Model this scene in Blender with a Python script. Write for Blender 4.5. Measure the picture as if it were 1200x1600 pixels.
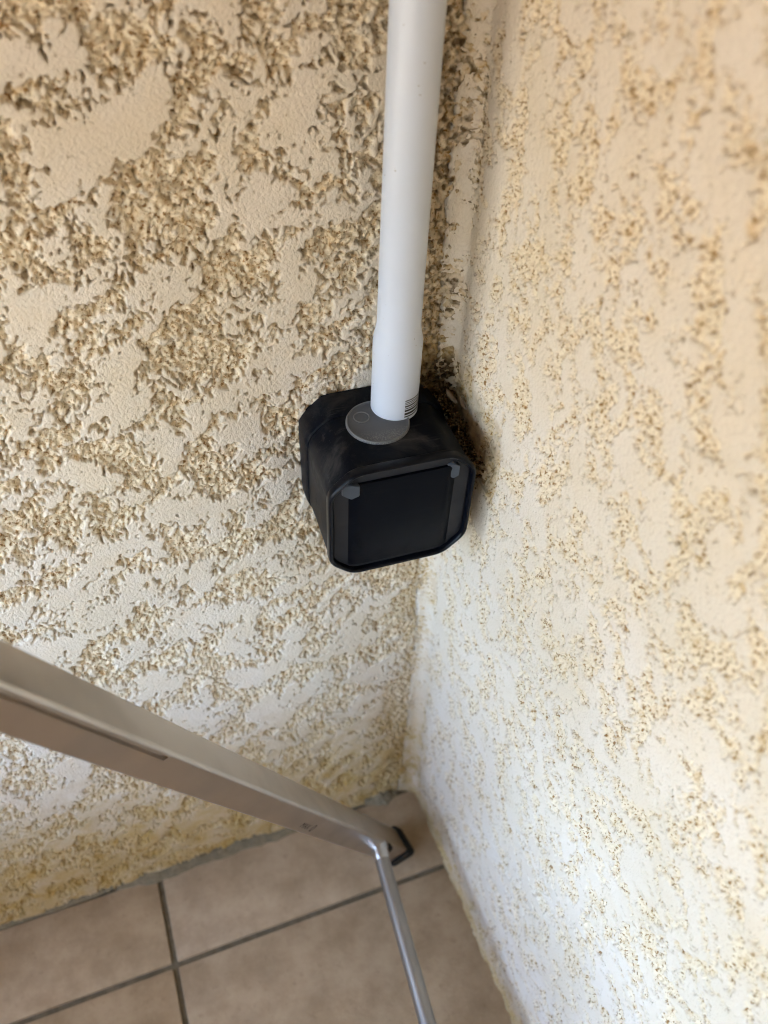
import bpy, bmesh, math, random
import numpy as np
from mathutils import Matrix, Vector

for o in list(bpy.data.objects):
    bpy.data.objects.remove(o, do_unlink=True)
SC = bpy.context.scene
COL = SC.collection
rad = math.radians

# ------------------------------------------------------------------ camera
cam_d = bpy.data.cameras.new('camera')
cam = bpy.data.objects.new('camera', cam_d)
COL.objects.link(cam)
SC.camera = cam
CAM = Vector((-0.16673, -0.33077, 0.700))
RX = Vector((0.93697, -0.34875, 0.02129))
RU = Vector((0.22892, 0.65876, 0.71668))
RF = Vector((0.26396, 0.66664, -0.69708))
cam.matrix_world = Matrix(((RX.x, RU.x, -RF.x, CAM.x), (RX.y, RU.y, -RF.y, CAM.y),
                           (RX.z, RU.z, -RF.z, CAM.z), (0, 0, 0, 1)))
cam_d.sensor_fit = 'VERTICAL'
cam_d.sensor_height = 36.0
cam_d.sensor_width = 27.0
cam_d.lens = 29.344
cam_d.clip_start = 0.01
cam_d.clip_end = 2000
cam_d.dof.use_dof = True
cam_d.dof.focus_distance = 0.405
cam_d.dof.aperture_fstop = 7.6

# ------------------------------------------------------------------ world, sun, exposure
SUN_AZ = rad(70)        # compass angle of the sun, measured from +Y towards +X: behind the corner
SUN_EL = rad(48)
world = bpy.data.worlds.new('World')
SC.world = world
world.use_nodes = True
wn = world.node_tree
wn.nodes.clear()
wo = wn.nodes.new('ShaderNodeOutputWorld')
wb = wn.nodes.new('ShaderNodeBackground')
ws = wn.nodes.new('ShaderNodeTexSky')
ws.sky_type = 'NISHITA'
ws.sun_disc = False
ws.sun_elevation = SUN_EL
ws.sun_rotation = SUN_AZ
ws.dust_density = 6.0
ws.ozone_density = 0.6
wb.inputs['Strength'].default_value = 0.15
wn.links.new(ws.outputs[0], wb.inputs[0])
wn.links.new(wb.outputs[0], wo.inputs[0])
sun_d = bpy.data.lights.new('sun', 'SUN')
sun_d.energy = 3.5
sun_d.angle = rad(0.5)
sun_d.color = (1.0, 0.97, 0.93)
sun = bpy.data.objects.new('sun', sun_d)
COL.objects.link(sun)
sdir = Vector((math.sin(SUN_AZ) * math.cos(SUN_EL), math.cos(SUN_AZ) * math.cos(SUN_EL), math.sin(SUN_EL)))
sun.rotation_euler = sdir.to_track_quat('Z', 'Y').to_euler()
sun.location = (-4, -4, 5)

SC.view_settings.view_transform = 'Standard'
SC.view_settings.look = 'None'
SC.view_settings.gamma = 1
SC.view_settings.use_curve_mapping = False
SC.view_settings.exposure = 4.85
SC.render.engine = 'CYCLES'
SC.cycles.max_bounces = 8
SC.cycles.filter_width = 1.1
SC.cycles.diffuse_bounces = 3
SC.cycles.use_denoising = True
SC.cycles.use_adaptive_sampling = False


# ------------------------------------------------------------------ noise on numpy grids
def h2(ix, iy, seed):
    x = (ix.astype(np.int64) * 374761393 + iy.astype(np.int64) * 668265263 + seed * 1442695041) & 0xFFFFFFFF
    x = ((x ^ (x >> 13)) * 1274126177) & 0xFFFFFFFF
    x = ((x ^ (x >> 16)) * 2246822519) & 0xFFFFFFFF
    return ((x ^ (x >> 15)) & 0xFFFFFF).astype(np.float32) / np.float32(16777216.0)


def perlin(u, v, s, seed):
    x = u / s
    y = v / s
    ix = np.floor(x)
    iy = np.floor(y)
    fx = (x - ix).astype(np.float32)
    fy = (y - iy).astype(np.float32)
    ix = ix.astype(np.int64)
    iy = iy.astype(np.int64)
    wx = fx * fx * fx * (fx * (fx * 6 - 15) + 10)
    wy = fy * fy * fy * (fy * (fy * 6 - 15) + 10)

    def g(dx, dy):
        a = h2(ix + dx, iy + dy, seed) * np.float32(6.2831853)
        return np.cos(a) * (fx - dx) + np.sin(a) * (fy - dy)
    a = g(0, 0) * (1 - wx) + g(1, 0) * wx
    b = g(0, 1) * (1 - wx) + g(1, 1) * wx
    return (a * (1 - wy) + b * wy) * 1.5          # about -1 .. 1


def domes(u, v, s, seed):
    """lumps of grit: 0 in the gaps, up to 1 on top of a grain"""
    x = u / s
    y = v / s
    ix = np.floor(x).astype(np.int64)
    iy = np.floor(y).astype(np.int64)
    out = np.zeros(u.shape, np.float32)
    for dx in (-1, 0, 1):
        for dy in (-1, 0, 1):
            cx = ix + dx
            cy = iy + dy
            px = cx + h2(cx, cy, seed)
            py = cy + h2(cx, cy, seed + 7)
            r = 0.45 + 0.5 * h2(cx, cy, seed + 13)
            hh = 0.45 + 0.55 * h2(cx, cy, seed + 29)
            d2 = ((x - px) ** 2 + (y - py) ** 2) / (r * r)
            out = np.maximum(out, (hh * np.sqrt(np.clip(1 - d2, 0, 1))).astype(np.float32))
    return out


def sstep(a, b, x):
    t = np.clip((x - a) / (b - a), 0, 1)
    return t * t * (3 - 2 * t)


def stucco(u, v, seed, ang, stretch, bias, scale=1.0):
    """crushed stucco: gritty render pressed flat in places. u, v in mm; height in mm and 0..1 flatness"""
    u = u / scale
    v = v / scale
    w1 = perlin(u, v, 11, seed + 1)
    w2 = perlin(u, v, 11, seed + 2)
    w3 = perlin(u, v, 3.6, seed + 3)
    w4 = perlin(u, v, 3.6, seed + 4)
    uu = u + 2.4 * w1 + 0.38 * w3
    vv = v + 2.4 * w2 + 0.38 * w4
    wu = uu + 9 * perlin(u, v, 34, seed + 5)
    wv = vv + 9 * perlin(u, v, 34, seed + 6)
    ca, sa = math.cos(ang), math.sin(ang)
    a = (wu * ca + wv * sa) / stretch
    b = -wu * sa + wv * ca
    big = perlin(a, b, 25, seed + 11)
    mid = perlin(a, b, 11, seed + 12)
    sm = perlin(uu, vv, 4.5, seed + 13)
    d1 = domes(uu, vv, 2.9, seed + 21)
    d2 = domes(uu + 0.5 * w1, vv, 1.7, seed + 22)
    d3 = domes(u, v, 1.25, seed + 23)
    base = 1.8 * big + 1.7 * mid + 0.45 * sm
    grit = 1.9 * d1 + 1.15 * d2 + 0.3 * d3                  # 0 .. 3.3
    lvl = 1.5 + 0.25 * perlin(u, v, 70, seed + 31)
    x = base + 0.68 * grit - (1.22 + bias)
    flat = sstep(-0.15, 0.36, x)
    # grit standing in the hollows between the pressed islands, lower where the hollow is deep
    hr = lvl - 2.75 + grit * 0.95 + np.clip(0.45 * x, -0.9, 0.0)
    k = 0.15
    over = k * np.log1p(np.exp(np.clip((hr - lvl) / k, -30, 30)))
    hr = hr - over
    h = hr * (1 - flat) + lvl * flat
    # scattered open pits
    pit = domes(uu, vv, 4.6, seed + 41)
    pm = np.clip((pit - 0.62) / 0.3, 0, 1) * (1 - flat) * sstep(-0.1, 0.5, perlin(u, v, 9, seed + 42))
    h = h - 1.8 * pm
    # narrow crevices where no grain sits
    gap = 1 - sstep(.03, .38, np.maximum(d1, .85 * d2))
    h = h - 1.4 * gap * (1 - flat)
    # hand-trowelled waviness of the flats
    h = h + 0.35 * perlin(u, v, 45, seed + 51) + 0.07 * perlin(u, v, 1.7, seed + 52) * flat
    return (h * scale).astype(np.float32), flat.astype(np.float32)


# ------------------------------------------------------------------ node helpers
def new_mat(name):
    m = bpy.data.materials.new(name)
    m.use_nodes = True
    nt = m.node_tree
    b = nt.nodes['Principled BSDF']
    return m, nt, b


def N(nt, kind, **kw):
    n = nt.nodes.new(kind)
    for k, val in kw.items():
        if k in n.inputs.keys():
            n.inputs[k].default_value = val
        else:
            setattr(n, k, val)
    return n


def noise(nt, vec, scale, detail=4, rough=0.6, dist=0.0):
    n = N(nt, 'ShaderNodeTexNoise')
    n.inputs['Scale'].default_value = scale
    n.inputs['Detail'].default_value = detail
    n.inputs['Roughness'].default_value = rough
    n.inputs['Distortion'].default_value = dist
    if vec is not None:
        nt.links.new(vec, n.inputs['Vector'])
    return n.outputs['Fac']


def ramp(nt, fac, lo, hi, a=0.0, b=1.0):
    n = N(nt, 'ShaderNodeMapRange')
    n.interpolation_type = 'SMOOTHSTEP'
    n.inputs['From Min'].default_value = lo
    n.inputs['From Max'].default_value = hi
    n.inputs['To Min'].default_value = a
    n.inputs['To Max'].default_value = b
    nt.links.new(fac, n.inputs['Value'])
    return n.outputs['Result']


def mixc(nt, fac, a, b):
    n = N(nt, 'ShaderNodeMix')
    n.data_type = 'RGBA'
    for sock, val in ((n.inputs[0], fac), (n.inputs[6], a), (n.inputs[7], b)):
        if isinstance(val, bpy.types.NodeSocket):
            nt.links.new(val, sock)
        elif isinstance(val, (int, float)):
            sock.default_value = val
        else:
            sock.default_value = (*val, 1)
    return n.outputs[2]


def mul(nt, a, b, op='MULTIPLY'):
    n = N(nt, 'ShaderNodeMath')
    n.operation = op
    for sock, val in ((n.inputs[0], a), (n.inputs[1], b)):
        if isinstance(val, bpy.types.NodeSocket):
            nt.links.new(val, sock)
        else:
            sock.default_value = val
    return n.outputs[0]


def bump(nt, height, dist, strength=1.0, normal=None):
    n = N(nt, 'ShaderNodeBump')
    n.inputs['Strength'].default_value = strength
    n.inputs['Distance'].default_value = dist
    nt.links.new(height, n.inputs['Height'])
    if normal is not None:
        nt.links.new(normal, n.inputs['Normal'])
    return n.outputs['Normal']


def objco(nt):
    return N(nt, 'ShaderNodeTexCoord').outputs['Object']


def attr(nt, name):
    n = N(nt, 'ShaderNodeAttribute')
    n.attribute_name = name
    return n.outputs['Fac']


# ------------------------------------------------------------------ materials
def mat_stucco():
    m, nt, b = new_mat('crushed_stucco')
    co = objco(nt)
    flat = attr(nt, 'flat')
    stain_shade = attr(nt, 'stain_shade')
    damp_glow = attr(nt, 'damp_glow')
    grit = mixc(nt, ramp(nt, noise(nt, co, 240, 5, .65), .44, .70), (0.87, 0.735, 0.545), (0.67, 0.475, 0.255))
    grit = mixc(nt, ramp(nt, noise(nt, co, 480, 3, .6), .54, .64, 0, .95), grit, (0.29, 0.14, 0.035))
    pres = mixc(nt, ramp(nt, noise(nt, co, 30, 4, .6), .35, .7), (0.82, 0.715, 0.595), (0.80, 0.68, 0.53))
    pres = mixc(nt, ramp(nt, noise(nt, co, 210, 3, .6), .66, .74, 0, .7), pres, (0.36, 0.25, 0.12))
    c = mixc(nt, flat, grit, pres)
    c = mixc(nt, mul(nt, ramp(nt, noise(nt, co, 9, 3, .5), .4, .7), 0.25), c, (0.66, 0.54, 0.34))
    c = mixc(nt, mul(nt, damp_glow, ramp(nt, noise(nt, co, 55, 5, .65), .25, .75, .55, 1.0)), c, (0.50, 0.31, 0.085))
    c = mixc(nt, mul(nt, stain_shade, ramp(nt, noise(nt, co, 160, 5, .7), .3, .62, .25, 1.0)), c, (0.10, 0.055, 0.02))
    nt.links.new(c, b.inputs['Base Color'])
    b.inputs['Roughness'].default_value = 0.93
    b.inputs['Specular IOR Level'].default_value = 0.25
    n1 = bump(nt, noise(nt, co, 620, 3, .6), 0.0009, 0.8)
    n2 = bump(nt, noise(nt, co, 1700, 2, .6), 0.0004, 0.5, n1)
    nt.links.new(n2, b.inputs['Normal'])
    return m


def mat_tile():
    m, nt, b = new_mat('beige_stoneware')
    oi = N(nt, 'ShaderNodeObjectInfo')
    co = N(nt, 'ShaderNodeTexCoord').outputs['Object']
    ad = N(nt, 'ShaderNodeVectorMath')
    ad.operation = 'ADD'
    nt.links.new(co, ad.inputs[0])
    cx = N(nt, 'ShaderNodeCombineXYZ')
    nt.links.new(mul(nt, oi.outputs['Random'], 9.0), cx.inputs[0])
    nt.links.new(cx.outputs[0], ad.inputs[1])
    v = ad.outputs[0]
    c = mixc(nt, ramp(nt, noise(nt, v, 28, 6, .65), .3, .7), (0.37, 0.25, 0.142), (0.53, 0.38, 0.235))
    c = mixc(nt, ramp(nt, noise(nt, v, 140, 4, .7), .55, .75, 0, .45), c, (0.25, 0.155, 0.08))
    c = mixc(nt, ramp(nt, noise(nt, v, 500, 2, .6), .6, .75, 0, .35), c, (0.49, 0.365, 0.235))
    nt.links.new(c, b.inputs['Base Color'])
    nt.links.new(ramp(nt, noise(nt, v, 40, 4, .6), .3, .7, .42, .62), b.inputs['Roughness'])
    nt.links.new(bump(nt, noise(nt, v, 420, 4, .6), 0.0005, 0.4), b.inputs['Normal'])
    return m


def mat_noise(name, c1, c2, scale, rough, bd=0.001, bs=0.6, bscale=None, spec=0.3):
    m, nt, b = new_mat(name)
    co = objco(nt)
    f = noise(nt, co, scale, 5, .65)
    nt.links.new(mixc(nt, ramp(nt, f, .32, .68), c1, c2), b.inputs['Base Color'])
    b.inputs['Roughness'].default_value = rough
    b.inputs['Specular IOR Level'].default_value = spec
    nt.links.new(bump(nt, noise(nt, co, bscale or scale * 3, 4, .6), bd, bs), b.inputs['Normal'])
    return m


def mat_plastic(name, base, dust, amount, rough, spec=0.2):
    """moulded plastic with a film of dust in patches and faint rubbed streaks"""
    m, nt, b = new_mat(name)
    co = objco(nt)
    patch = ramp(nt, noise(nt, co, 45, 6, .7, .6), .46, .76)
    mp = N(nt, 'ShaderNodeMapping')
    mp.inputs['Scale'].default_value = (30, 160, 260)
    mp.inputs['Rotation'].default_value = (0.2, 0.5, 0.35)
    nt.links.new(co, mp.inputs['Vector'])
    streak = ramp(nt, noise(nt, mp.outputs[0], 1.0, 4, .7), .57, .72)
    speck = ramp(nt, noise(nt, co, 900, 2, .5), .70, .76)
    d = mul(nt, mul(nt, patch, 0.75), mul(nt, streak, 0.5), 'ADD')
    d = mul(nt, mul(nt, d, amount), mul(nt, speck, 0.35 * min(1, amount * 4)), 'ADD')
    nt.links.new(mixc(nt, d, base, dust), b.inputs['Base Color'])
    nt.links.new(ramp(nt, patch, 0, 1, rough, min(1, rough + .25)), b.inputs['Roughness'])
    b.inputs['Specular IOR Level'].default_value = spec
    nt.links.new(bump(nt, noise(nt, co, 1300, 2, .5), 0.0002, 0.25), b.inputs['Normal'])
    return m


def mat_membrane():
    m, nt, b = new_mat('grey_rubber_membrane')
    co = objco(nt)
    sp = N(nt, 'ShaderNodeSeparateXYZ')
    nt.links.new(co, sp.inputs[0])
    # plaster dust dropped round the foot of the pipe
    g = mul(nt, ramp(nt, sp.outputs[0], -.060, -.043), ramp(nt, sp.outputs[1], -.028, -.036))
    spk = ramp(nt, noise(nt, co, 1500, 3, .7), .44, .66)
    film = ramp(nt, noise(nt, co, 90, 5, .7), .45, .75, 0, .25)
    c = mixc(nt, film, (0.095, 0.099, 0.107), (0.13, 0.127, 0.123))
    c = mixc(nt, mul(nt, mul(nt, g, spk), .6), c, (0.34, 0.32, 0.30))
    nt.links.new(c, b.inputs['Base Color'])
    b.inputs['Roughness'].default_value = 0.6
    return m


def mat_metal(name, tint, rough):
    m, nt, b = new_mat(name)
    co = objco(nt)
    mp = N(nt, 'ShaderNodeMapping')
    mp.inputs['Scale'].default_value = (420, 420, 5)
    nt.links.new(co, mp.inputs['Vector'])
    brush = noise(nt, mp.outputs[0], 1.0, 3, .7)
    smear = ramp(nt, noise(nt, co, 18, 3, .55), .35, .75)
    c = mixc(nt, mul(nt, smear, .4), tint, tuple(t * .62 for t in tint))
    nt.links.new(c, b.inputs['Base Color'])
    b.inputs['Metallic'].default_value = 1.0
    r = mul(nt, ramp(nt, brush, .3, .7, rough - .005, rough + .01), mul(nt, smear, .12), 'ADD')
    nt.links.new(r, b.inputs['Roughness'])
    return m


def mat_pvc():
    m, nt, b = new_mat('white_pvc')
    co = objco(nt)
    d = ramp(nt, noise(nt, co, 420, 2, .5), .735, .755, 0, .7)
    f = ramp(nt, noise(nt, co, 30, 5, .6), .45, .8, 0, .22)
    c = mixc(nt, f, (0.62, 0.66, 0.75), (0.57, 0.58, 0.60))
    c = mixc(nt, d, c, (0.22, 0.17, 0.12))
    nt.links.new(c, b.inputs['Base Color'])
    b.inputs['Roughness'].default_value = 0.38
    b.inputs['Subsurface Weight'].default_value = 0.0
    nt.links.new(bump(nt, noise(nt, co, 60, 2, .5), 0.0006, 0.12), b.inputs['Normal'])
    return m


M = {
    'stucco': mat_stucco(),
    'tile': mat_tile(),
    'grout': mat_noise('grout', (0.15, 0.115, 0.07), (0.22, 0.17, 0.11), 180, .95),
    'mortar': mat_noise('mortar', (0.19, 0.145, 0.085), (0.29, 0.22, 0.13), 160, .95, .002, .8),
    'blocker_cream': mat_noise('blocker_cream_paint', (0.62, 0.50, 0.34), (0.68, 0.56, 0.40), 12, .9),
    'blocker_brown': mat_noise('blocker_brown_paint', (0.34, 0.24, 0.13), (0.42, 0.30, 0.17), 12, .9),
    'ground': mat_noise('dry_ground', (0.10, 0.095, 0.08), (0.15, 0.14, 0.12), 3, .95),
    'black': mat_plastic('black_plastic', (0.0012, 0.0024, 0.0060), (0.055, 0.051, 0.047), 1.0, .42, .10),
    'rim': mat_plastic('satin_black_plastic', (0.0014, 0.0024, 0.0058), (0.03, 0.03, 0.034), .2, .30, .18),
    'panel': mat_plastic('matt_black_plastic', (0.0012, 0.0023, 0.0056), (0.03, 0.03, 0.03), .10, .42, .09),
    'frame': mat_plastic('dark_grey_plastic', (0.022, 0.023, 0.028), (0.05, 0.048, 0.047), .3, .45),
    'tab': mat_plastic('smoky_grey_plastic', (0.065, 0.075, 0.09), (0.11, 0.11, 0.11), .3, .3),
    'membrane': mat_membrane(),
    'ring': mat_plastic('worn_grey_rubber', (0.17, 0.17, 0.17), (0.22, 0.21, 0.20), .3, .6),
    'pvc': mat_pvc(),
    'ink': mat_noise('black_ink', (0.03, 0.026, 0.024), (0.06, 0.05, 0.045), 300, .7),
    'steel': mat_metal('brushed_steel', (0.54, 0.475, 0.41), .30),
    'rod': mat_metal('dull_steel', (0.38, 0.355, 0.325), .46),
    'weld': mat_metal('bright_weld', (0.62, 0.61, 0.60), .30),
    'rubber': mat_noise('black_rubber', (0.008, 0.008, 0.008), (0.014, 0.013, 0.012), 200, .7),
    'dirt': mat_noise('brown_dirt', (0.045, 0.024, 0.009), (0.17, 0.10, 0.04), 260, 1.0),
    'cocoon': mat_noise('dry_cocoon', (0.13, 0.08, 0.045), (0.22, 0.15, 0.09), 500, .9),
}


# ------------------------------------------------------------------ object helpers
def link(name, me, mat=None, parent=None, smooth=None):
    o = bpy.data.objects.new(name, me)
    COL.objects.link(o)
    if mat is not None:
        me.materials.append(mat)
    if parent is not None:
        o.parent = parent
    if smooth is not None:
        me.shade_smooth()
        me.set_sharp_from_angle(angle=rad(smooth))
    return o


def from_bm(name, bm, mat, parent=None, smooth=35):
    bmesh.ops.recalc_face_normals(bm, faces=bm.faces)
    me = bpy.data.meshes.new(name)
    bm.to_mesh(me)
    bm.free()
    return link(name, me, mat, parent, smooth)


def empty(name, mat4=None):
    o = bpy.data.objects.new(name, None)
    o.empty_display_size = 0.02
    COL.objects.link(o)
    if mat4 is not None:
        o.matrix_world = mat4
    return o


def tag(o, label, cat, group=None):
    o['label'] = label
    o['category'] = cat
    if group:
        o['group'] = group
    return o


def loft(bm, rings, cap0=True, cap1=True):
    vs = [[bm.verts.new(p) for p in r] for r in rings]
    n = len(vs[0])
    for a, b in zip(vs, vs[1:]):
        for i in range(n):
            j = (i + 1) % n
            bm.faces.new((a[i], a[j], b[j], b[i]))
    if cap0:
        bm.faces.new(vs[0][::-1])
    if cap1:
        bm.faces.new(vs[-1])
    return vs


def box_bm(x0, x1, y0, y1, z0, z1, bev=0.0, seg=2):
    bm = bmesh.new()
    bmesh.ops.create_cube(bm, size=1)
    for v in bm.verts:
        v.co = Vector((x0 + (v.co.x + .5) * (x1 - x0), y0 + (v.co.y + .5) * (y1 - y0), z0 + (v.co.z + .5) * (z1 - z0)))
    if bev:
        bmesh.ops.bevel(bm, geom=list(bm.edges), offset=bev, segments=seg, affect='EDGES', profile=.5)
    return bm


# ------------------------------------------------------------------ the two stucco walls
def axis(a, b, lo, hi, far):
    """grid lines from 0 outwards: step a at 0 growing to b at hi, then ever coarser to far"""
    out = [0.0]
    while out[-1] < hi:
        t = out[-1] / hi
        out.append(out[-1] + a + (b - a) * t)
    st = b
    while out[-1] < far:
        st *= 1.16
        out.append(out[-1] + min(st, 0.12))
    out[-1] = far
    return np.array(out)


BOXC = np.array([-0.048, 0.412])


def wall_mesh(name, which):
    # u runs from the corner into the room side, v is up
    if which == 'A':
        us = axis(.00058, .00055, 0, .37, .72)
    else:
        us = axis(.00058, .00052, 0, .34, 1.1)
    vs = axis(.00084, .00048, 0, .68, 1.03)
    U, V = np.meshgrid(us, vs, indexing='xy')
    du = np.gradient(us)[None, :]
    dv = np.gradient(vs)[:, None]
    cell = np.maximum(du, dv) * np.ones_like(U)
    um = (U * 1000).astype(np.float64)
    vm = (V * 1000).astype(np.float64)
    if which == 'A':
        h, flat = stucco(-um, vm, 100, rad(35), 1.5, -0.20 + 1.1 * sstep(34, 18, um), 1.0)
    else:
        h, flat = stucco(um + 700, vm, 333, rad(108), 1.35, -0.26, .66)
    h = h * 1.25e-3
    h = h * np.clip(.0035 / cell, 0, 1)
    # the plaster is drawn round the corner in a small cove that widens at the foot
    r = 0.010 + 0.006 * np.exp(-V / .05) + 0.0015 * perlin(vm, vm * 0 + 3.3, 60, 5)
    cv = np.clip(r - U, 0, None)
    cove = r - np.sqrt(np.clip(r * r - cv * cv, 0, None))
    nearc = sstep(.004, .022 if which == 'B' else .015, U)
    h = h * (0.45 + .55 * nearc) + cove * (.96 + .10 * perlin(vm, um, 13, 8))
    flat = np.maximum(flat, (1 - sstep(.003, .013, U)) * (.8 if which == 'B' else .0))
    # foot of the wall: a ragged edge just above the tiles
    h = h + 0.0011 * np.exp(-V / .006) * (0.5 + perlin(um, vm * 0 + 9.1, 16, 77))
    stain_shade = np.zeros_like(U)
    damp_glow = np.zeros_like(U)
    wob = perlin(um, vm, 14, 61) * .5 + perlin(um, vm, 5, 62) * .35
    if which == 'A':
        # grime beside the box in the corner
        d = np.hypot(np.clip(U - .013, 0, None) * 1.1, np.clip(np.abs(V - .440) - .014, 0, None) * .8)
        stain_shade = sstep(.010, .001, d + .006 * wob)
        damp_glow = np.maximum(sstep(.22, .04, V + .05 * wob) * 1.0, sstep(.028, .008, U + .008 * wob) * .35)  # low yellow band paints in the dim warm light near the floor
        damp_glow = np.maximum(damp_glow, sstep(.024, .008, d + .006 * wob) * .8)
        stain_shade = np.maximum(stain_shade, .95 * sstep(.044, .016, U + .012 * wob) * sstep(.40, .46, V) * sstep(-.1, .4, perlin(um, vm, 2.6, 91) + .5 * perlin(um, vm, 7, 92)))
    else:
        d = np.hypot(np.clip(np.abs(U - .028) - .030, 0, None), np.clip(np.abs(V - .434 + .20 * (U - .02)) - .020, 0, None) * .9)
        stain_shade = sstep(.001, -.003, d + .004 * wob) * .8  # dirt beside the box, with the box's shade painted in
        damp_glow = np.maximum(sstep(.045, .004, V + .02 * wob) * .9, sstep(.008, .002, d + .006 * wob) * .5)
        damp_glow = np.maximum(damp_glow, sstep(.035, .0, U + .01 * wob) * sstep(.26, .05, V) * .7)
    nv, nu = U.shape
    if which == 'A':
        co = np.stack([-U, -h, V], -1)
    else:
        co = np.stack([-h, -U, V], -1)
    co = co.reshape(-1, 3).astype(np.float32)
    # back of the wall, 0.2 m behind the face
    co[:nu, 2] = -0.004
    ring = np.concatenate([np.arange(nu), np.arange(1, nv) * nu + nu - 1,
                           (nv - 1) * nu + np.arange(nu - 2, -1, -1), np.arange(nv - 2, 0, -1) * nu])
    bco = co[ring].copy()
    bco[:, 1 if which == 'A' else 0] = 0.2
    idx = np.arange(nv * nu).reshape(nv, nu)
    q = np.stack([idx[:-1, :-1], idx[:-1, 1:], idx[1:, 1:], idx[1:, :-1]], -1).reshape(-1, 4)
    if which == 'A':
        q = q[:, ::-1]
    k = len(ring)
    bi = nv * nu + np.arange(k)
    sq = np.stack([ring, np.roll(ring, -1), np.roll(bi, -1), bi], -1)
    if which == 'B':
        sq = sq[:, ::-1]
    quads = np.concatenate([q, sq])
    me = bpy.data.meshes.new(name)
    allco = np.concatenate([co, bco])
    me.vertices.add(len(allco))
    me.vertices.foreach_set('co', allco.ravel())
    nq = len(quads)
    loops = np.concatenate([quads.ravel(), bi if which == 'A' else bi[::-1]]).astype(np.int32)
    me.loops.add(len(loops))
    me.loops.foreach_set('vertex_index', loops)
    me.polygons.add(nq + 1)
    me.polygons.foreach_set('loop_start', np.concatenate([np.arange(nq) * 4, [nq * 4]]).astype(np.int32))
    me.update(calc_edges=True)
    for nm, arr in (('flat', flat), ('stain_shade', stain_shade), ('damp_glow', damp_glow)):
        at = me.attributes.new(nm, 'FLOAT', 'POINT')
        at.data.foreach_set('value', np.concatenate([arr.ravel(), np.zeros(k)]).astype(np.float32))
    me.validate()
    sm = np.zeros(len(me.polygons), bool)
    sm[:len(q)] = True
    me.polygons.foreach_set('use_smooth', sm)
    return me


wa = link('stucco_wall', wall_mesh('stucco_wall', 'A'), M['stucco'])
tag(wa, 'cream crushed stucco wall on the left, behind the white pipe and black box', 'wall')
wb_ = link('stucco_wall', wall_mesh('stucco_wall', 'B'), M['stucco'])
wa['kind'] = wb_['kind'] = 'thing'
tag(wb_, 'pale crushed stucco wall on the right, meeting the other wall at the corner', 'wall')

# ------------------------------------------------------------------ floor: bed of grout, one object for each tile
fl = from_bm('floor', box_bm(-.68, .19, -1.1, .19, -0.12, -0.0028), M['grout'])
fl['kind'] = 'structure'
rng = random.Random(4)
GX = [0.004, -0.2275] + [-.5275, -.678]
GY = [-0.0025, -0.0765] + [-0.0765 - .3 * i for i in range(1, 4)] + [-1.095]
gw = .0022
for i in range(len(GX) - 1):
    for j in range(len(GY) - 1):
        x1, x0 = GX[i] - gw, GX[i + 1] + gw
        y1, y0 = GY[j] - gw, GY[j + 1] + gw
        dz = rng.uniform(-.0004, .0004)
        t = from_bm('tile', box_bm(x0, x1, y0, y1, -.010, dz, .0009, 2), M['tile'], fl)


def mortar_strip(name, xs, width, height, seed):
    """an uneven bead of mortar between the tiles and the foot of the left wall"""
    bm = bmesh.new()
    rr = random.Random(seed)
    rows = []
    for k, x in enumerate(xs):
        s = min(1, k / 4, (len(xs) - 1 - k) / 4)
        w = width * (.35 + .65 * s) * (0.75 + .5 * rr.random())
        hh = height * (.3 + .7 * s) * (0.7 + .6 * rr.random())
        prof = [(0.002, hh * 1.1), (-.0022, hh), (-.35 * w - .002, hh * .7), (-.75 * w - .002, hh * .4), (-w - .002, .0002 - .001)]
        rows.append([bm.verts.new((x + rr.uniform(-.0008, .0008), y, z)) for y, z in prof])
    for a, b in zip(rows, rows[1:]):
        for i in range(len(a) - 1):
            bm.faces.new((a[i], a[i + 1], b[i + 1], b[i]))
    bmesh.ops.subdivide_edges(bm, edges=list(bm.edges), cuts=1, use_grid_fill=True, smooth=.4)
    return from_bm(name, bm, M['mortar'], fl, 80)


mortar_strip('mortar_bead', [-.262 + .006 * i for i in range(29)], .0065, .005, 3)
mortar_strip('mortar_bead', [-.047 + .003 * i for i in range(11)], .008, .006, 8)
mortar_strip('mortar_bead', [-.60 + .008 * i for i in range(43)], .0022, .003, 12)

# ------------------------------------------------------------------ unseen blockers added to shape the light; ground beyond
so = from_bm('blocker_top', box_bm(-.68, .2, -1.3, .2, 1.032, 1.15), M['blocker_brown'])  # unseen low slab, added to dim the upper walls
pa = from_bm('blocker_low', box_bm(-.78, -.68, -1.1, .2, -.12, .33), M['blocker_cream'])  # unseen, added to keep low light off the floor
pa['kind'] = 'structure'
li = from_bm('blocker_high', box_bm(-.78, -.68, -1.1, .2, .69, 1.031), M['blocker_cream'])  # unseen, added to cut sky light from the wall tops
li['kind'] = 'structure'
sw = from_bm('blocker_front', box_bm(-.78, .2, -1.3, -1.1, -.12, 1.03), M['blocker_cream'])  # unseen, added so light enters from the open side only
sw['kind'] = 'structure'
so['kind'] = 'structure'
gr = from_bm('ground', box_bm(-400, 400, -400, 400, -.5, -.14), M['ground'])
gr['kind'] = 'structure'

# ------------------------------------------------------------------ white conduit
PX, PY = -0.0405, -0.0212


def ringz(cx, cy, r, z, n=64, a0=0.0):
    return [(cx + r * math.cos(a0 + 2 * math.pi * i / n), cy + r * math.sin(a0 + 2 * math.pi * i / n), z) for i in range(n)]


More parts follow.
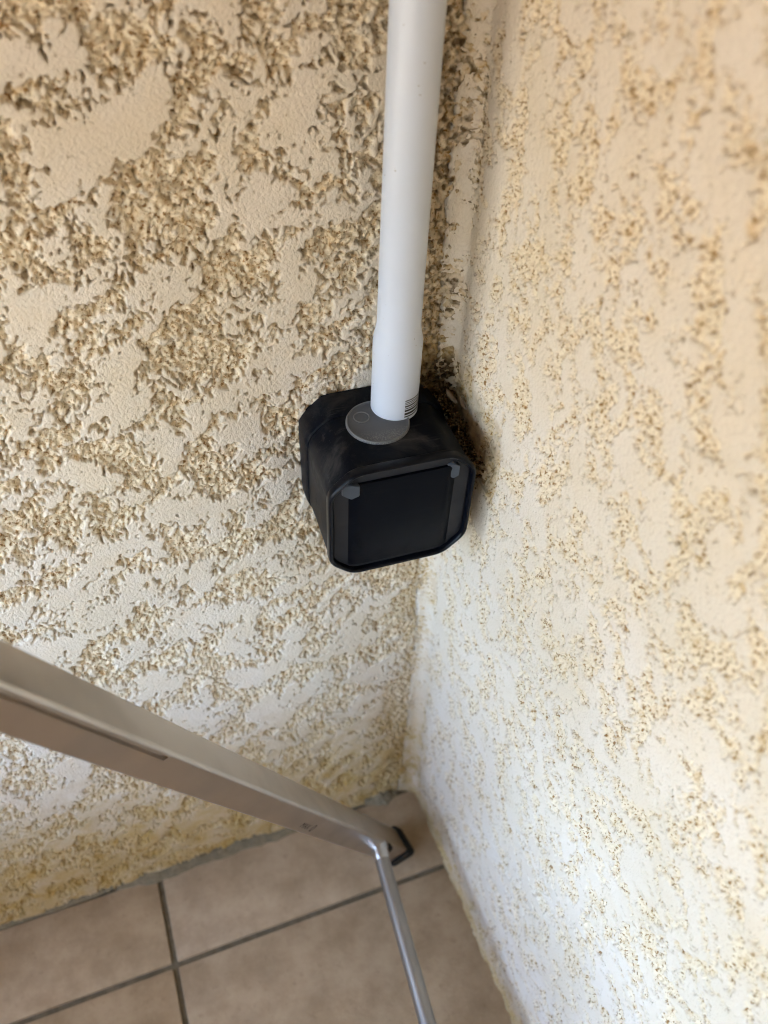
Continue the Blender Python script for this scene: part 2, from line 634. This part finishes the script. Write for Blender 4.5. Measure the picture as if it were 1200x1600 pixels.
pipe = empty('conduit_pipe', Matrix.Translation((PX, PY, .4470)) @ Matrix.Rotation(rad(.9), 4, 'Y') @ Matrix.Rotation(rad(.5), 4, 'X'))
tag(pipe, 'white plastic conduit pipe rising from the top of the black box', 'pipe')
bm = bmesh.new()
ZB = 0.0
prof = [(.0102, .584), (.0102, .062), (.0102, .052), (.01023, .0495), (.0104, .0478), (.0108, .0455), (.0113, .0432), (.0116, .0412),
        (.01175, .0395), (.01175, .0380), (.0117, .002), (.0116, .0008), (.0112, .0004), (.0098, .0004), (.0096, .006)]
loft(bm, [ringz(0, 0, r, z) for r, z in prof], cap0=True, cap1=True)
from_bm('tube', bm, M['pvc'], pipe, 50)
# printed bars low on the right of the socket
vd = Vector((CAM.x - PX, CAM.y - PY, 0))
az = math.atan2(vd.y, vd.x)
zz = .0028
for hgt, gap in ((.0008, .0006), (.0013, .0007), (.0011, .0005), (.0005, .0006), (.0009, .0006), (.0004, .0005), (.0005, .0006), (.0006, .0005)):
    bm = bmesh.new()
    n = 18
    lo_, hi_ = [], []
    for i in range(n + 1):
        a = az + rad(26) + rad(62) * i / n
        lo_.append(bm.verts.new((.01178 * math.cos(a), .01178 * math.sin(a), zz)))
        hi_.append(bm.verts.new((.01178 * math.cos(a), .01178 * math.sin(a), zz + hgt)))
    for i in range(n):
        bm.faces.new((lo_[i], lo_[i + 1], hi_[i + 1], hi_[i]))
    from_bm('printed_bar', bm, M['ink'], pipe, 60)
    zz += hgt + gap

# ------------------------------------------------------------------ black octagonal box
BX = Matrix.Translation((-0.048, -0.0045, 0.4136)) @ Matrix.Rotation(rad(-2.1), 4, 'Z') @ Matrix.Rotation(rad(3.2), 4, 'X') @ Matrix.Diagonal((1, 1, .97, 1))
jb = empty('junction_box', BX)
tag(jb, 'black plastic box with clipped corners fixed to the walls under the white pipe', 'junction box')


def octo(s, ch, y, rr=.004, sz=None):
    """outline of a square with cut and softened corners, in the plane y"""
    h = s / 2
    k = (sz or s) / 2
    pts = [(-h, k - ch), (-h, -k + ch), (-h + ch, -k), (h - ch, -k), (h, -k + ch), (h, k - ch), (h - ch, k), (-h + ch, k)]
    out = []
    for i in range(8):
        p0 = Vector(pts[i - 1])
        p = Vector(pts[i])
        p1 = Vector(pts[(i + 1) % 8])
        d0 = (p0 - p).normalized()
        d1 = (p1 - p).normalized()
        e = min(rr, (p0 - p).length * .45, (p1 - p).length * .45)
        a = p + d0 * e
        b = p + d1 * e
        for t in (0, .25, .5, .75, 1):
            q = a * (1 - t) ** 2 + p * 2 * t * (1 - t) + b * t * t
            out.append((q.x, y, q.y))
    return out


S, CH, DP = .0745, .0120, .0562
bm = bmesh.new()
loft(bm, [octo(S - .001, CH, .004, .005), octo(S + .0005, CH, -.003, .005), octo(S + .0005, CH, -.010, .005),
          octo(S - .0002, CH, -.0135, .005), octo(S - .0014, CH, -.0142, .005), octo(S - .0018, CH, -.0142, .005)])
from_bm('base', bm, M['black'], jb, 40)
bm = bmesh.new()
loft(bm, [octo(S - .0022, CH, -.0138, .006), octo(S - .0014, CH, -.0146, .006), octo(S - .0012, CH, -.0165, .006), octo(S - .0012, CH, -.030, .006),
          octo(S - .0010, CH, -.050, .005), octo(S - .0014, CH, -.0512, .005), octo(S - .0026, CH, -.0516, .005)])
from_bm('cover', bm, M['black'], jb, 40)
# thickened block on the base where the pipe enters
bm = bmesh.new()
bl = []
for z, g in ((.030, .0), (.0353, .0), (.0361, .0006)):
    pts = []
    for x, y in ((-.0215, -.002), (-.0245, -.004), (-.0215, -.012), (-.017, -.0146), (.020, -.0146), (.024, -.012), (.0265, -.004), (.0235, -.002)):
        pts.append((x * (1 - g * 30), y - (g if y > -.005 else -g), z + (.0008 if g == 0 and z > .033 else .0008 if z > .037 else 0)))
    bl.append(pts)
loft(bm, bl)
bmesh.ops.bevel(bm, geom=[e for e in bm.edges if e.calc_face_angle(0) > .6], offset=.0005, segments=2, affect='EDGES')
from_bm('entry_block', bm, M['black'], jb, 40)
# membrane
mx, mz = -.0035, S / 2 - .0003
my = -.0240
bm = bmesh.new()
loft(bm, [ringz(mx, my, r, mz + z, 72) for r, z in ((.0157, -.004), (.0157, .0004), (.0154, .0008), (.0148, .0009), (.0144, .0008), (.0141, .0006), (.0100, .0006), (.003, .0006))])
mem = from_bm('membrane', bm, M['membrane'], jb, 30)
bm = bmesh.new()
loft(bm, [ringz(mx - .0066, my + .0052, r, mz + z, 40) for r, z in ((.0041, .0004), (.0041, .0008), (.0038, .0010), (.0035, .0008), (.0035, .0004))], False, False)
from_bm('membrane_ring', bm, M['ring'], mem, 50)
bm = bmesh.new()
loft(bm, [ringz(mx, my, r, mz + z, 72) for r, z in ((.0155, .0006), (.0153, .0012), (.0150, .0013), (.0147, .0006))], False, False)
from_bm('membrane_lip', bm, M['ring'], mem, 50)

# lid: raised rim, grey frame, flat dark panel, two smoky corner tabs
bm = bmesh.new()
w = .0034
loft(bm, [octo(S - .0006, CH, -.0512, .005), octo(S + .0002, CH, -.0518, .005), octo(S + .0002, CH, -.0552, .005), octo(S - .0003, CH, -.0560, .005),
          octo(S - .0014, CH, -.0564, .005), octo(S - .0034, CH - .001, -.0562, .004), octo(S - .0042, CH - .0012, -.0556, .004),
          octo(S - .0046, CH - .0014, -.0545, .004), octo(S - .0047, CH - .0014, -.0528, .004)], True, False)
lid = from_bm('lid', bm, M['rim'], jb, 40)
bm = bmesh.new()
loft(bm, [octo(S - .0046, CH - .0014, -.0520, .004), octo(S - .0046, CH - .0014, -.0532, .004), octo(S - .0056, CH - .0016, -.0536, .004),
          octo(S - .0064, CH - .0016, -.0537, .004)])
from_bm('frame', bm, M['frame'], lid, 40)
bm = bmesh.new()
# panel: slightly pillowed, with a rolled left and right flank
pw, pt, pb = .0270, .0290, -.0312
rows = []
cols = 22
for zi in (pt, pt - .0012, pb + .0012, pb):
    row = []
    for i in range(cols + 1):
        t = -1 + 2 * i / cols
        y = -.0537 - .0022 * (1 - abs(t) ** 8) ** .5 if abs(t) < 1 else -.0537
        if zi in (pt, pb):
            y += .0007
        row.append((t * pw, y, zi))
    rows.append(row)
vr = [[bm.verts.new(p) for p in r] for r in rows]
for a, b in zip(vr, vr[1:]):
    for i in range(cols):
        bm.faces.new((a[i], a[i + 1], b[i + 1], b[i]))
for side in (vr[0], vr[-1]):
    base = [bm.verts.new((v.co.x, -.0530, v.co.z)) for v in side]
    for i in range(cols):
        bm.faces.new((side[i], side[i + 1], base[i + 1], base[i]))
from_bm('panel', bm, M['panel'], lid, 50)
for sx in (-1, 1):
    bm = bmesh.new()
    x0, x1 = (-.0306, -.0222) if sx < 0 else (.0220, .0280)
    z1, z0 = .0312, .0215
    mid_ = (x0 + x1) / 2
    pts = [(x0, -.0540, z0 + .0012), (mid_, -.0566, z0 - .0004), (x1, -.0563, z0 + .0008), (x1, -.0563, z1 - .002), (mid_, -.0568, z1), (x0, -.0542, z1 - .0015)]
    a = [(p[0], -.0531, p[2]) for p in pts]
    loft(bm, [a, pts])
    bmesh.ops.bevel(bm, geom=list(bm.edges), offset=.0004, segments=2, affect='EDGES')
    from_bm('corner_tab', bm, M['tab'], lid, 35)

# ------------------------------------------------------------------ grime and cocoons between the box and the right wall
rng = random.Random(11)
bm = bmesh.new()


def crumb(p, r):
    g = bmesh.ops.create_icosphere(bm, subdivisions=1, radius=r)
    sq = Vector((rng.uniform(.6, 1.3), rng.uniform(.6, 1.3), rng.uniform(.5, 1.1)))
    for v in g['verts']:
        v.co = Vector((v.co.x * sq.x, v.co.y * sq.y, v.co.z * sq.z)) * rng.uniform(.8, 1.2) + Vector(p)


for k in range(330):
    t = rng.random()
    y = -.002 - .050 * t ** 1.3
    top = .446 - .010 * max(0, t - .2) - .014 * t
    z = top - abs(rng.gauss(0, .010))
    x = -.0125 + .0105 * rng.random()
    crumb((x, y, z), rng.uniform(.0005, .0013))
for k in range(90):
    x = -.030 + .028 * rng.random() ** .7
    y = -.002 - abs(rng.gauss(0, .003))
    crumb((x, y, .4460 + abs(rng.gauss(0, .0028)) * (1 + (x + .03) * 25)), rng.uniform(.0005, .0014))
dc = from_bm('dirt', bm, M['dirt'], None, 60)
dc['kind'] = 'stuff'
tag(dc, 'brown crumbly dirt packed between the black box and the right wall', 'dirt')


def cocoon(name, p, q, r, label):
    p, q = Vector(p), Vector(q)
    bm = bmesh.new()
    d = (q - p).normalized()
    a = d.orthogonal().normalized()
    b = d.cross(a)
    rings = []
    n = 14
    for i in range(n + 1):
        t = i / n
        rr = r * max(.06, math.sin(math.pi * min(1, max(0, t))) ** .45) * (1 + .10 * math.sin(t * 40))
        c = p.lerp(q, t) + a * (.0006 * math.sin(t * 3))
        rings.append([c + (a * math.cos(2 * math.pi * j / 10) + b * math.sin(2 * math.pi * j / 10)) * rr for j in range(10)])
    loft(bm, rings)
    o = from_bm(name, bm, M['cocoon'], None, 80)
    tag(o, label, 'cocoon')
    return o


cocoon('insect_cocoon', (-.0095, -.0150, .4475), (-.0065, -.0235, .4440), .0013, 'thin brown cocoon lying on the dirt behind the top right corner of the box')
cocoon('insect_cocoon', (-.0040, -.0215, .4460), (-.0030, -.0270, .4415), .0011, 'short pale cocoon stuck against the right wall beside the box')

# ------------------------------------------------------------------ steel frame leg standing in the corner
D = Vector((0.36109, 0.19510, -0.91189)).normalized()
E0 = Vector((-0.0245, -0.0579, 0.003))
ex = D.cross(Vector((0, 0, 1))).normalized()
ez = ex.cross(D)
aa = rad(-17)
e1 = -(ex * math.cos(aa) + ez * math.sin(aa))        # ridge -> upper back edge
e2 = -(ez * math.cos(aa) - ex * math.sin(aa))        # ridge -> lower edge
W1, W2 = .0222, .0178
e1s = e1
e2s = e2
Zl = -D
# right-handed local frame: X = e2, Y = e1 (or swapped), Z up the leg
if e2s.cross(e1s).dot(Zl) > 0:
    X_, Y_, wx, wy = e2s, e1s, W2, W1
    swap = True
else:
    X_, Y_, wx, wy = e1s, e2s, W1, W2
    swap = False
LM = Matrix(((X_.x, Y_.x, Zl.x, E0.x), (X_.y, Y_.y, Zl.y, E0.y), (X_.z, Y_.z, Zl.z, E0.z), (0, 0, 0, 1)))
leg = empty('frame_leg', LM)
tag(leg, 'brushed steel square tube leg slanting down into the corner, with a round crossbar', 'metal frame')


def sect(g=0.0, r=.0022, notch=0.0):
    """rounded rectangle with the ridge corner at the origin, grown by g; optional groove beside the ridge on the lower face"""
    x0, x1, y0, y1 = -g, wx + g, -g, wy + g
    pts = []
    for cx, cy, s in ((x1 - r, y0 + r, -90), (x1 - r, y1 - r, 0), (x0 + r, y1 - r, 90), (x0 + r, y0 + r, 180)):
        for k in range(7):
            a = rad(s + 15 * k)
            pts.append((cx + r * math.cos(a), cy + r * math.sin(a)))
    # groove runs on the e2 side of the ridge
    gp = [(.0024, 0), (.0027, notch), (.0042, notch), (.0047, 0)]
    if swap:      # e2 is local X: face y = y0, travelling from the ridge to +x after the last point
        pts += [(x0 + a, y0 + b) for a, b in gp]
    else:         # e2 is local Y: face x = x0, arriving at the ridge along -y
        i = 21
        pts = pts[:i] + [(x0 + b, y0 + a) for a, b in gp[::-1]] + pts[i:]
    return pts


def zfloor(x, y, h):
    """how far down the leg a point must slide to stand at height h"""
    base = E0.z + X_.z * x + Y_.z * y
    return (h - base) / Zl.z


def tube_part(name, z0, z1, notch, mat, g=0.0):
    bm = bmesh.new()
    sec = sect(g, .0022 + g, notch)
    r0 = [(x, y, zfloor(x, y, .0150) if z0 is None else z0) for x, y in sec]
    loft(bm, [r0, [(x, y, z1) for x, y in sec]])
    return from_bm(name, bm, mat, leg, 30)


ZS = .4300
tube_part('lower_tube', None, ZS - .0002, 0.0, M['steel'], -.00008)
tube_part('upper_tube', ZS, 1.10, .0016, M['steel'])
bm = bmesh.new()
sec = sect(.0022, .0040)
loft(bm, [[(x, y, zfloor(x, y, .0004)) for x, y in sec], [(x, y, zfloor(x, y, .0135)) for x, y in sec], [(x * .96, y * .96, zfloor(x, y, .0156)) for x, y in sect(.0, .0022)]])
from_bm('foot_cap', bm, M['rubber'], leg, 40)
inv = LM.inverted()
# crossbar leaving the lower face towards the front
a_w = Vector((-0.0618, -0.0757, .0781))
b_w = a_w + Vector((-.085, -1.0, -.004)) * .62
a = inv @ a_w
b = inv @ b_w


def rod_bm(a, b, prof, n=28):
    d = (b - a).normalized()
    u = d.orthogonal().normalized()
    v = d.cross(u)
    bm = bmesh.new()
    loft(bm, [[a + d * t + (u * math.cos(2 * math.pi * i / n) + v * math.sin(2 * math.pi * i / n)) * r for i in range(n)] for t, r in prof])
    return bm


L = (b - a).length
from_bm('crossbar', rod_bm(a, b, [(-.004, .0056), (0, .0056), (L, .0056)]), M['rod'], leg, 50)
from_bm('weld_collar', rod_bm(a, b, [(-.003, .0062), (-.001, .0068), (.0015, .0069), (.003, .0061), (.005, .0064), (.0075, .0063), (.010, .0057)]), M['weld'], leg, 70)

# dark bolt beside the joint, on the lower face near the ridge
bq = inv @ (a_w + Vector((.0062, -.0012, -.0040)))
nn = inv.to_3x3() @ (-e1)
from_bm('bolt', rod_bm(bq - nn * .002, bq + nn * .02, [(0, .0040), (.0040, .0040), (.0048, .0032), (.0049, .001)], 20), M['rubber'], leg, 40)
# small stamped mark on the lower face
def stamp(text, size, along, across):
    cu = bpy.data.curves.new('mark', 'FONT')
    cu.body = text
    cu.size = size
    cu.extrude = 0.0
    to = bpy.data.objects.new('mark_tmp', cu)
    COL.objects.link(to)
    dg = bpy.context.evaluated_depsgraph_get()
    me = bpy.data.meshes.new_from_object(to.evaluated_get(dg))
    bpy.data.objects.remove(to, do_unlink=True)
    for v in me.vertices:
        tx, ty = v.co.x, v.co.y
        # reading direction runs down the leg, letters stand towards the ridge
        if swap:
            v.co = (across - ty, -.00030, along - tx)
        else:
            v.co = (-.00030, across - ty, along - tx)
    return link('stamped_mark', me, M['ink'], leg)


stamp('MAX', .0062, .2500, .0130)
stamp('0', .0090, .2330, .0137)
